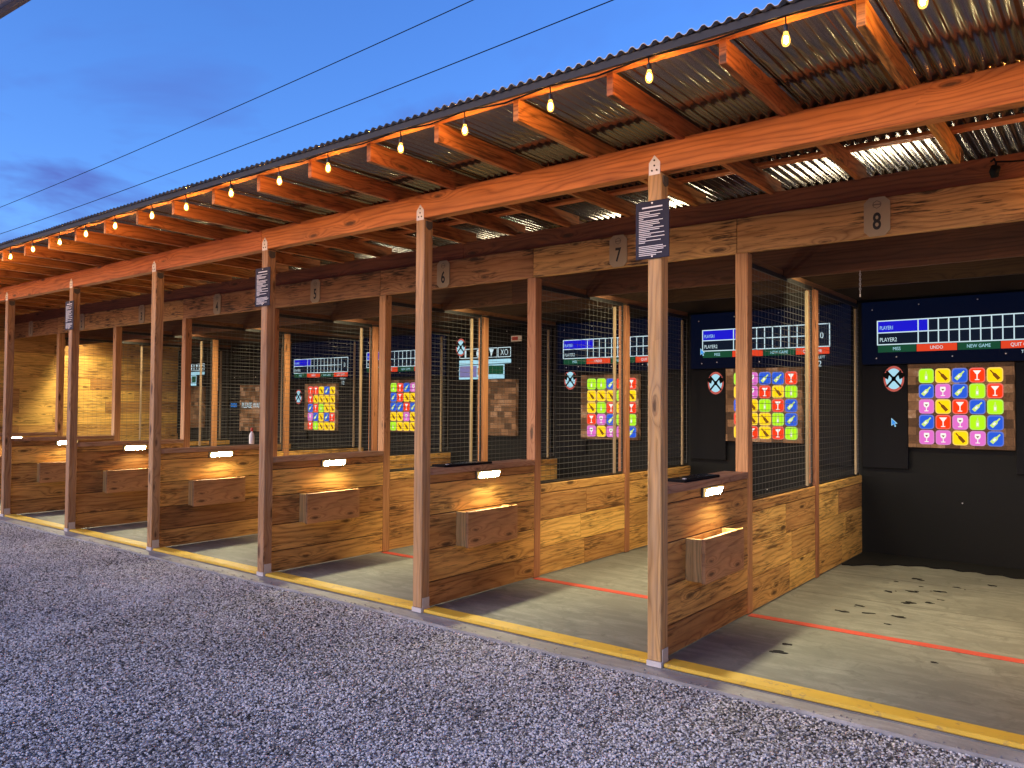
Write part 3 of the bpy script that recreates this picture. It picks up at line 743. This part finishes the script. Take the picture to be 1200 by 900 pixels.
def emblem(n_, px, pz, label, w=.205, h=.277, y=None):
    x0 = (n_ - 8) * L
    t = thing('crossed_axes_emblem', (x0 + px, (Y4 - .056) if y is None else y, pz), label, 'emblem', 'crossed axes emblems')
    N_ = 24
    def oval(s): return [(w / 2 * s * math.cos(i * 2 * math.pi / N_), h / 2 * s * math.sin(i * 2 * math.pi / N_)) for i in range(N_)]
    b = MB(); b.prism([(x, -.001, z) for x, z in oval(1)], (0, -.001, 0)); b.build('ring', 'p_ring', t)
    b = MB(); b.prism([(x, -.0025, z) for x, z in oval(.80)], (0, -.001, 0)); b.build('disc', 'p_pale', t)
    b = MB(); yy = -.0042
    for s in (-1, 1):
        def A(u, v):  # u along handle, v across
            a = R(s * 44); x = u * math.sin(a) + v * math.cos(a) * 1; z = u * math.cos(a) - v * math.sin(a)
            return (x * w / .205, yy - (.0008 if s > 0 else 0), z * h / .24)
        b.prism([A(-.105, -.010), A(.105, -.010), A(.105, .010), A(-.105, .010)], (0, .0003, 0))
        b.prism([A(.055, s * .010), A(.095, s * .010), A(.110, s * .052), A(.072, s * .060), A(.035, s * .046)], (0, .0003, 0))
        b.prism([A(-.020, -.014), A(.020, -.014), A(.020, .014), A(-.020, .014)], (0, .00025, 0))
    b.build('crossed_axes', 'p_black', t)
emblem(8, .372, 1.905, 'round red ringed crossed axes emblem left of the nearest target')
emblem(7, .382, 1.885, 'red ringed crossed axes emblem just left of the nearest mid post')
emblem(6, .266, 1.960, 'red ringed crossed axes emblem behind mesh under plaque six')
emblem(5, .250, 2.495, 'red ringed crossed axes emblem set high under plaque five', y=YD)
emblem(3, .270, 1.735, 'narrow crossed axes emblem behind mesh under plaque three')
def cursor(n_, px, pz, label, y=Y4 - .056):
    x0 = (n_ - 8) * L; s = .085
    t = thing('pointer_arrow', (x0 + px, y, pz), label, 'cursor', 'projected pointer arrows')
    A_ = [(0, 0), (0, -1.0), (.24, -.78), (.40, -1.12), (.55, -1.05), (.40, -.72), (.72, -.70)]
    b = MB(); b.prism([(x * s, -.001, z * s) for x, z in A_], (0, -.001, 0)); b.build('outline', 'p_pale', t)
    b = MB(); b.prism([((x * .72 + .055) * s, -.0025, (z * .76 - .13) * s) for x, z in A_], (0, -.001, 0)); b.build('arrow', 'p_cursor', t)
cursor(8, .345, 1.485, 'blue projected pointer arrow below the nearest emblem')
cursor(7, .185, 2.32, 'blue projected pointer arrow at the edge of a score grid', YD - .0065)

def menu(n_, x1, x2, ztop, zbot, label, px1):
    """projected choose-a-game menu"""
    x0 = (n_ - 8) * L
    t = thing('projected_menu', (x0 + x1, YD, zbot), label, 'menu', 'projected game menus')
    W = x2 - x1; H = ztop - zbot; cw = W / 4
    b = MB()
    for i in range(4):
        a = i * cw + .006; c = (i + 1) * cw - .006; z1 = H * .30 + .02; z2 = H
        for r_ in ((a, c, z2 - .01, z2), (a, c, z1, z1 + .01), (a, a + .01, z1 + .01, z2 - .01), (c - .01, c, z1 + .01, z2 - .01)): rect(b, *r_, -.001, 0, .001)
    b.build('cell_frames', 'p_white', t)
    b = MB(); zc = H * .65 + .01
    rect(b, cw * .44, cw * .56, zc - .06, zc + .06, -.001, 0, .001)
    b.prism([(cw * 1.5 + .035 * math.cos(i * .524), -.001, zc + .06 * math.sin(i * .524)) for i in range(12)], (0, -.001, 0))
    b.prism([(cw * 2.35, -.001, zc + .06), (cw * 2.7, -.001, zc + .05), (cw * 2.6, -.001, zc), (cw * 2.5, -.001, zc - .07), (cw * 2.45, -.001, zc)], (0, -.001, 0))
    txt(b, 'XO', .13, cw * 3.5, zc - .045, -.002, 0, 'CENTER', .75)
    b.build('game_icons', 'p_white', t)
    b = MB(); rect(b, .0, W, .0, H * .27, -.001, 0, .001); b.build('caption_bar', 'p_pale', t)
    b = MB(); rect(b, .0, px1, -.23, -.012, -.001, 0, .001); o = b.build('picture', 'p_pale', t)
    b = MB(); rect(b, .012, px1 * .40, -.20, -.025, -.003, 0, .001); rect(b, px1 * .42, px1 * .62, -.17, -.06, -.003, 1, .001); rect(b, px1 * .66, px1 - .02, -.16, -.03, -.003, 2, .001)
    b.build('picture_detail', ['p_photo', 'p_photo_warm', 'p_green'], o)
menu(5, .22, 1.245, 2.465, 2.225, 'pale projected menu with an XO cell under plaque five', .90)
menu(1, .29, 1.12, 2.45, 2.215, 'pale projected menu beside the end wall, with a picture below', .52)
# caption lit across the board of the second lane from the end
t = thing('projected_caption', (-6 * L, YD, 1.58), 'white and blue lit lettering across the brown target behind mesh', 'caption')
b = MB(); txt(b, 'PLEASE WAIT', .15, .83, -.06, -.018, 0, 'CENTER', .74); b.build('white_words', 'p_white', t)
b = MB(); txt(b, '0000', .12, .20, -.05, -.003, 0, 'CENTER', .9); b.build('blue_figures', 'p_cursor', t)
# small red and white notices on the backstops
for nm_, x, z, lab in (('warning_notice', -4.743, 2.583, 'small red and white notice high on the wall left of plaque six'), ('warning_notice', -12.62, 2.0, 'tall red and white notice behind mesh beside a yellow lit post')):
    t = thing(nm_, (x, Y4 - .057, z), lab, 'notice', 'red and white notices')
    tall = x < -10
    b = MB(); w_, h_ = (.13, .26) if tall else (.20, .085)
    rect(b, -w_ / 2, w_ / 2, -h_ / 2, h_ / 2, 0, 0, .004); b.build('plate', 'white', t)
    b = MB(); rect(b, -w_ * .38, w_ * .15, -h_ * .3, h_ * .3, -.0045, 0, .001); b.build('red_mark', 'redpaint', t)

# ------------------------------------------------------------------ plaques and rule boards
def plaque(n_):
    x = [0, -13.3, -11.27, -9.30, -7.281, -5.211, -3.156, -1.104, .978][n_]; w, h, c = .086, .137, .036
    lab = {8: 'pale octagonal plaque reading 8 in clear black', 7: 'octagonal plaque reading 7 beside the navy rules board', 6: 'octagonal plaque reading 6, just past a front post',
           5: 'octagonal plaque reading 5 on the beam, past the grey rules board', 4: 'dim octagonal plaque reading 4 between two front posts', 3: 'faint octagonal plaque reading 3, second to the left of a rules board',
           2: 'faint octagonal plaque reading 2, second from the end of the beam', 1: 'farthest octagonal plaque, at the end of the beam'}[n_]
    t = thing('number_plaque', (x, Y2, 2.930), lab, 'plaque', 'number plaques on the beam')
    b = MB(); b.prism([(-w + c, -.010, -h), (w - c, -.010, -h), (w, -.010, -h + c), (w, -.010, h - c), (w - c, -.010, h), (-w + c, -.010, h), (-w, -.010, h - c), (-w, -.010, -h + c)], (0, .0095, 0))
    b.build('plate', 'plaque', t)
    b = MB()   # figure drawn thick and thin like an old-style numeral
    txt(b, str(n_), .165, 0, -.088, -.0112, 0, 'CENTER', .70, .022)
    b.build('numeral', 'ink', t)
    b = MB()
    for r0, r1, cz in ((.030, .024, .085),):
        for i in range(6):
            a, a2 = R(60 * i + 30), R(60 * i + 90)
            b.prism([(r0 * math.cos(a), -.0108, cz + r0 * math.sin(a)), (r0 * math.cos(a2), -.0108, cz + r0 * math.sin(a2)), (r1 * math.cos(a2), -.0108, cz + r1 * math.sin(a2)), (r1 * math.cos(a), -.0108, cz + r1 * math.sin(a))], (0, .0006, 0))
    rect(b, -.03, .03, .081, .089, -.0102, 0, .0006)
    b.build('crest', 'ink_soft', t)
for n_ in range(1, 9): plaque(n_)
def rules(k, label):
    t = thing('rules_board', (k * L + .036, 0, 2.685), label, 'rules board', 'rules boards on the front posts')
    b = MB(); b.box((-.116, -.012, -.180), (.116, -.0065, .180), 2, .002); b.build('board', 'navy', t)
    b = MB(); rr = random.Random(9); y = -.0122
    rect(b, -.070, .070, .136, .145, y, 0, .0006)
    z = .118
    for para in (2, 2, 1, 2, 2, 3, 2, 2, 2, 0, 4, 2):
        if para == 0: z -= .012; continue
        for j in range(para):
            ln = rr.uniform(.14, .19) if j < para - 1 else rr.uniform(.03, .15)
            x = -.092; rect(b, x, x + ln, z - .0042, z, y, 0, .0006); z -= .0108
        z -= .0012
    b.build('print', 'white', t)
    b = MB()
    for q in (.166, -.166): b.prism([(.006 * math.cos(i * .785), -.0125, q + .006 * math.sin(i * .785)) for i in range(8)], (0, -.002, 0))
    b.build('screw_heads', 'galv', t)
rules(0, 'navy rules board of white print on the nearest front post'); rules(-2, 'narrow looking greyish rules board beside plaque five, on a front post'); rules(-4, 'farthest rules board, pale, on a front post near the end of the row')

# ------------------------------------------------------------------ counter things
def tablet(k, y0, y1, label):
    t = thing('control_tablet', (k * L - .022, (y0 + y1) / 2, 1.0893), label, 'tablet', 'black tablets on the counters')
    h = (y1 - y0) / 2
    b = MB(); b.box((-.075, -h, 0), (.075, h, .018), 1, .004); b.build('case', 'cable', t)
    b = MB(); b.box((-.062, -h + .02, .0182), (.062, h - .02, .0192), 1); b.build('screen', 'tablet', t)
    b = MB(); b.box((.03, -h + .05, .0195), (.05, -h + .075, .0225)); b.build('button', 'white', t)
tablet(0, .42, .98, 'flat black tablet lying on the nearest wooden counter')
tablet(-1, .30, .90, 'flat black tablet on the second nearest wooden counter')
t = thing('spray_bottle', (-6.34, 1.46, 1.0893), 'small white bottle with a red cap on a counter', 'bottle')
b = MB(); b.lathe([(.028, 0), (.032, .01), (.032, .10), (.026, .13), (.012, .15), (.012, .16)], (0, 0, 0)); b.build('body', 'bottle', t)
b = MB(); b.lathe([(.015, .161), (.015, .20), (.010, .205)], (0, 0, 0)); b.build('cap', 'redpaint', t)

# ------------------------------------------------------------------ string lights along the eave
t = thing('string_lights', (0, -.90, 3.33), 'string of warm glowing bulbs on a black cable under the eave', 'string lights')
BX = [1.72, 1.17, .491, -.108, -.727, -1.267, -1.979, -2.53, -3.15, -3.80, -4.36, -5.03, -5.62, -6.20, -6.85, -7.45, -8.1, -8.75, -9.35, -10.0, -10.6, -11.3, -12.0, -12.7, -13.4, 2.32, 2.95, 3.6]
BX.sort(); rr = random.Random(2)
b = MB(); pts = [(X_END - .4, -.004, 0)]
for i, x in enumerate(BX):
    pts += [(x - .02, -.012, -.004), (x + .02, -.012, -.004)]
    if i < len(BX) - 1: pts.append(((x + BX[i + 1]) / 2, -.02, -.022 + rr.uniform(-.008, .01)))
b.tube(pts, .0048, 6)
BZ = []
for x in BX:
    z = -.102 + rr.uniform(-.014, .010); BZ.append(z); dx = rr.uniform(-.012, .012)
    b.tube([(x, -.012, -.004), (x + dx * .3, -.010, z * .5 + .02), (x, -.006, z + .062)], .0035, 5)
b.build('cable', 'cable', t)
bulb_me = None
for x, z in zip(BX, BZ):
    if bulb_me is None:
        b = MB(); b.lathe([(.004, -.036), (.013, -.031), (.0185, -.019), (.0195, -.006), (.0155, .010), (.0110, .022), (.010, .028)], (0, 0, 0), 14); ob = b.build('light_bulb', 'bulb', t)
        b = MB(); b.lathe([(.003, -.022), (.0085, -.016), (.0095, -.006), (.0085, .004), (.003, .012)], (0, 0, 0), 8); fo = b.build('filament', 'filament', ob)
        b = MB(); b.lathe([(.0105, .0285), (.012, .032), (.012, .056), (.006, .066)], (0, 0, 0), 10); so = b.build('bulb_socket', 'socket', ob); bulb_me = ob
        ob.location = (x, -.006, z)
    else:
        ob = bulb_me.copy(); COL.objects.link(ob); ob.location = (x, -.006, z); 
        for q_ in (so, fo): s2 = q_.copy(); COL.objects.link(s2); s2.parent = ob

# small black spot lamp clipped on the numbered beam, its head unlit
t = thing('clip_lamp', (1.69, Y2 - .01, 3.115), 'black unlit lamp and cable with lit bulbs, on the beam right of plaque eight', 'lamp')
b = MB(); b.tube([(0, -.01, -.03), (0, -.03, .0), (.012, -.05, .022)], [.022, .030, .028], 12); b.build('lamp_head', 'cable', t)
b = MB(); b.tube([(-.02, .0, .075), (0, -.03, .08), (.012, -.035, .05), (.006, -.03, .01)], .007, 6); b.tube([(.01, -.03, .06), (.10, -.035, .045), (.3, -.03, .03), (.7, -.02, .05), (1.3, -.02, .03)], .006, 6); b.build('cable', 'cable', t)
for x in (.44, .95, 1.5):  # lit bulbs added out of view, for the glow along the beam
    q_ = bulb_me.copy(); COL.objects.link(q_); q_.parent = t; q_.location = (x, -.05, -.06)
    for g_ in (so, fo): s2 = g_.copy(); COL.objects.link(s2); s2.parent = q_
# chain hanging in the near lane
t = thing('hanging_chain', (.63, 2.46, 2.715), 'short thin chain hanging from a ceiling beam in the nearest lane', 'chain')
b = MB()
for i in range(9):
    z = -.012 - i * .02
    ring = [(.006 * math.cos(a) if i % 2 else 0, .006 * math.cos(a) if not i % 2 else 0, z + .012 * math.sin(a)) for a in [j * math.pi / 4 for j in range(9)]]
    b.tube(ring, .0022, 4, 0, False)
b.build('links', 'galv', t)
b = MB(); b.box((-.004, -.004, -.215), (.004, .004, -.19)); b.build('hook', 'galv', t)

# ------------------------------------------------------------------ overhead wires and the neighbouring canopy
for lab, z0, z1, sag in (('upper of two thin overhead cables crossing the sky', 9.53, 10.14, .25), ('lower of two thin overhead cables crossing the sky', 8.43, 8.95, .25)):
    b = MB(); N_ = 40; pts = []
    for i in range(N_ + 1):
        x = -70 + 90 * i / N_; s_ = (x + 33.7) / 25.2; z = z0 + (z1 - z0) * s_ + .0006 * (x + 33.7) * (x + 6)
        pts.append((x, 8.0, z))
    b.tube(pts, .011, 5)
    tag(b.build('overhead_cable', 'cable'), lab, 'cable', 'cables crossing the sky')
M['grey_edge'] = plain_mat('grey_edge_rail', (.16, .16, .19), .7)
t = thing('neighbouring_canopy', (-5.4, -2.4, 0), 'grey corner of a board roof jutting into the sky', 'canopy')
e0, e1 = Vector((-6.4, -1.787, 5.0)), Vector((-4.2, -1.673, 5.0)); off = Vector((-5.4, -2.4, 0))
b = MB(); P = [e0, e1, e1 + Vector((.05, -1.6, .12)), e0 + Vector((.05, -1.6, .12))]
for i in range(8):
    u0, u1 = i / 8, (i + 1) / 8
    A_ = [P[0].lerp(P[3], u0), P[1].lerp(P[2], u0), P[1].lerp(P[2], u1 - .01), P[0].lerp(P[3], u1 - .01)]
    b.prism([v - off for v in A_], (0, 0, .03), 0, 0)
b.build('roof_boards', plain_mat('grey_roof_boards', (.55, .53, .56), .7, 0, .3, 9), t)
b = MB(); b.prism([v - off + Vector((0, -.02, -.05)) for v in (e0, e1)] + [v - off + Vector((0, -.06, -.05)) for v in (e1, e0)], (0, 0, .047)); b.build('edge_rail', 'grey_edge', t)
for x, y in ((-6.2, -2.5), (-4.5, -2.5), (-6.2, -3.3), (-4.5, -3.3)):
    b = MB(); b.tube([(x + 5.4, y + 2.4, -.04), (x + 5.4, y + 2.4, 5.0)], .035, 8); b.build('pole', 'housing', t)

# ------------------------------------------------------------------ sky and light (dusk)
SUN_EL, SUN_AZ = R(3.0), R(205)
w = bpy.data.worlds.new('World'); sc.world = w; w.use_nodes = True
t = NT(w.node_tree)
sky = t.n('ShaderNodeTexSky', sky_type='NISHITA'); sky.sun_disc = False; sky.sun_elevation = SUN_EL; sky.sun_rotation = SUN_AZ
sky.altitude = 300; sky.air_density = 1.0; sky.dust_density = .6; sky.ozone_density = 4.0
co = t.n('ShaderNodeTexCoord').outputs['Generated']
sp = t.n('ShaderNodeSeparateXYZ', {0: co})
c = t.n('ShaderNodeHueSaturation', {'Color': sky.outputs[0], 'Saturation': 1.0, 'Value': 1.95}).outputs[0]
c = t.mix(1.0, c, (1.0, .84, 1.08), 'MULTIPLY')
# thin evening cloud banks, low in the sky
zz = t.math('ADD', sp.outputs[2], .12)
cv = t.comb(t.math('DIVIDE', sp.outputs[0], zz), t.math('DIVIDE', sp.outputs[1], zz), 2.0)
nz = t.noise(cv, 1.15, 5, .58, .35)
cl = t.math('MULTIPLY', t.ramp(nz, [(.47, 0.0), (.62, 1.0)]), t.ramp(sp.outputs[2], [(.25, 1.0), (.52, 0.0)]))
c = t.mix(t.math('MULTIPLY', cl, .8), c, (.26, .36, 1.35))
bg = t.n('ShaderNodeBackground', {'Color': c, 'Strength': .15})
o = t.n('ShaderNodeOutputWorld'); t.t.links.new(bg.outputs[0], o.inputs[0])
sl = bpy.data.lights.new('Sun', 'SUN'); sl.energy = .68; sl.angle = R(35); sl.color = (1, .81, .66)
so_ = bpy.data.objects.new('evening_glow', sl); COL.objects.link(so_)
az = SUN_AZ; el = R(20)
dirv = Vector((math.sin(az) * math.cos(el), math.cos(az) * math.cos(el), math.sin(el)))
so_.rotation_euler = dirv.to_track_quat('Z', 'Y').to_euler(); so_.location = (0, -10, 12)

# ------------------------------------------------------------------ camera
cam = bpy.data.cameras.new('Camera'); cam.sensor_width = 36; cam.lens = 926.95 / 1200 * 36; cam.clip_end = 2000; cam.clip_start = .05
co_ = bpy.data.objects.new('Camera', cam); COL.objects.link(co_)
yaw, pitch, roll = -.6614, .0282, .0064
f = Vector((math.sin(yaw) * math.cos(pitch), math.cos(yaw) * math.cos(pitch), math.sin(pitch)))
r = Vector((math.cos(yaw), -math.sin(yaw), 0)); u = r.cross(f)
r2 = r * math.cos(roll) + u * math.sin(roll); u2 = -r * math.sin(roll) + u * math.cos(roll)
mat = Matrix((r2, u2, -f)).transposed().to_4x4(); mat.translation = Vector((2.3496, -4.3886, 1.5839))
co_.matrix_world = mat
sc.camera = co_
vs = sc.view_settings
sc.display_settings.display_device = 'sRGB'
vs.view_transform = 'Standard'; vs.look = 'None'; vs.exposure = 1.4; vs.gamma = 1.0; vs.use_curve_mapping = False
sc.cycles.use_denoising = True
sc.cycles.max_bounces = 8; sc.cycles.diffuse_bounces = 5; sc.cycles.sample_clamp_indirect = 6.0
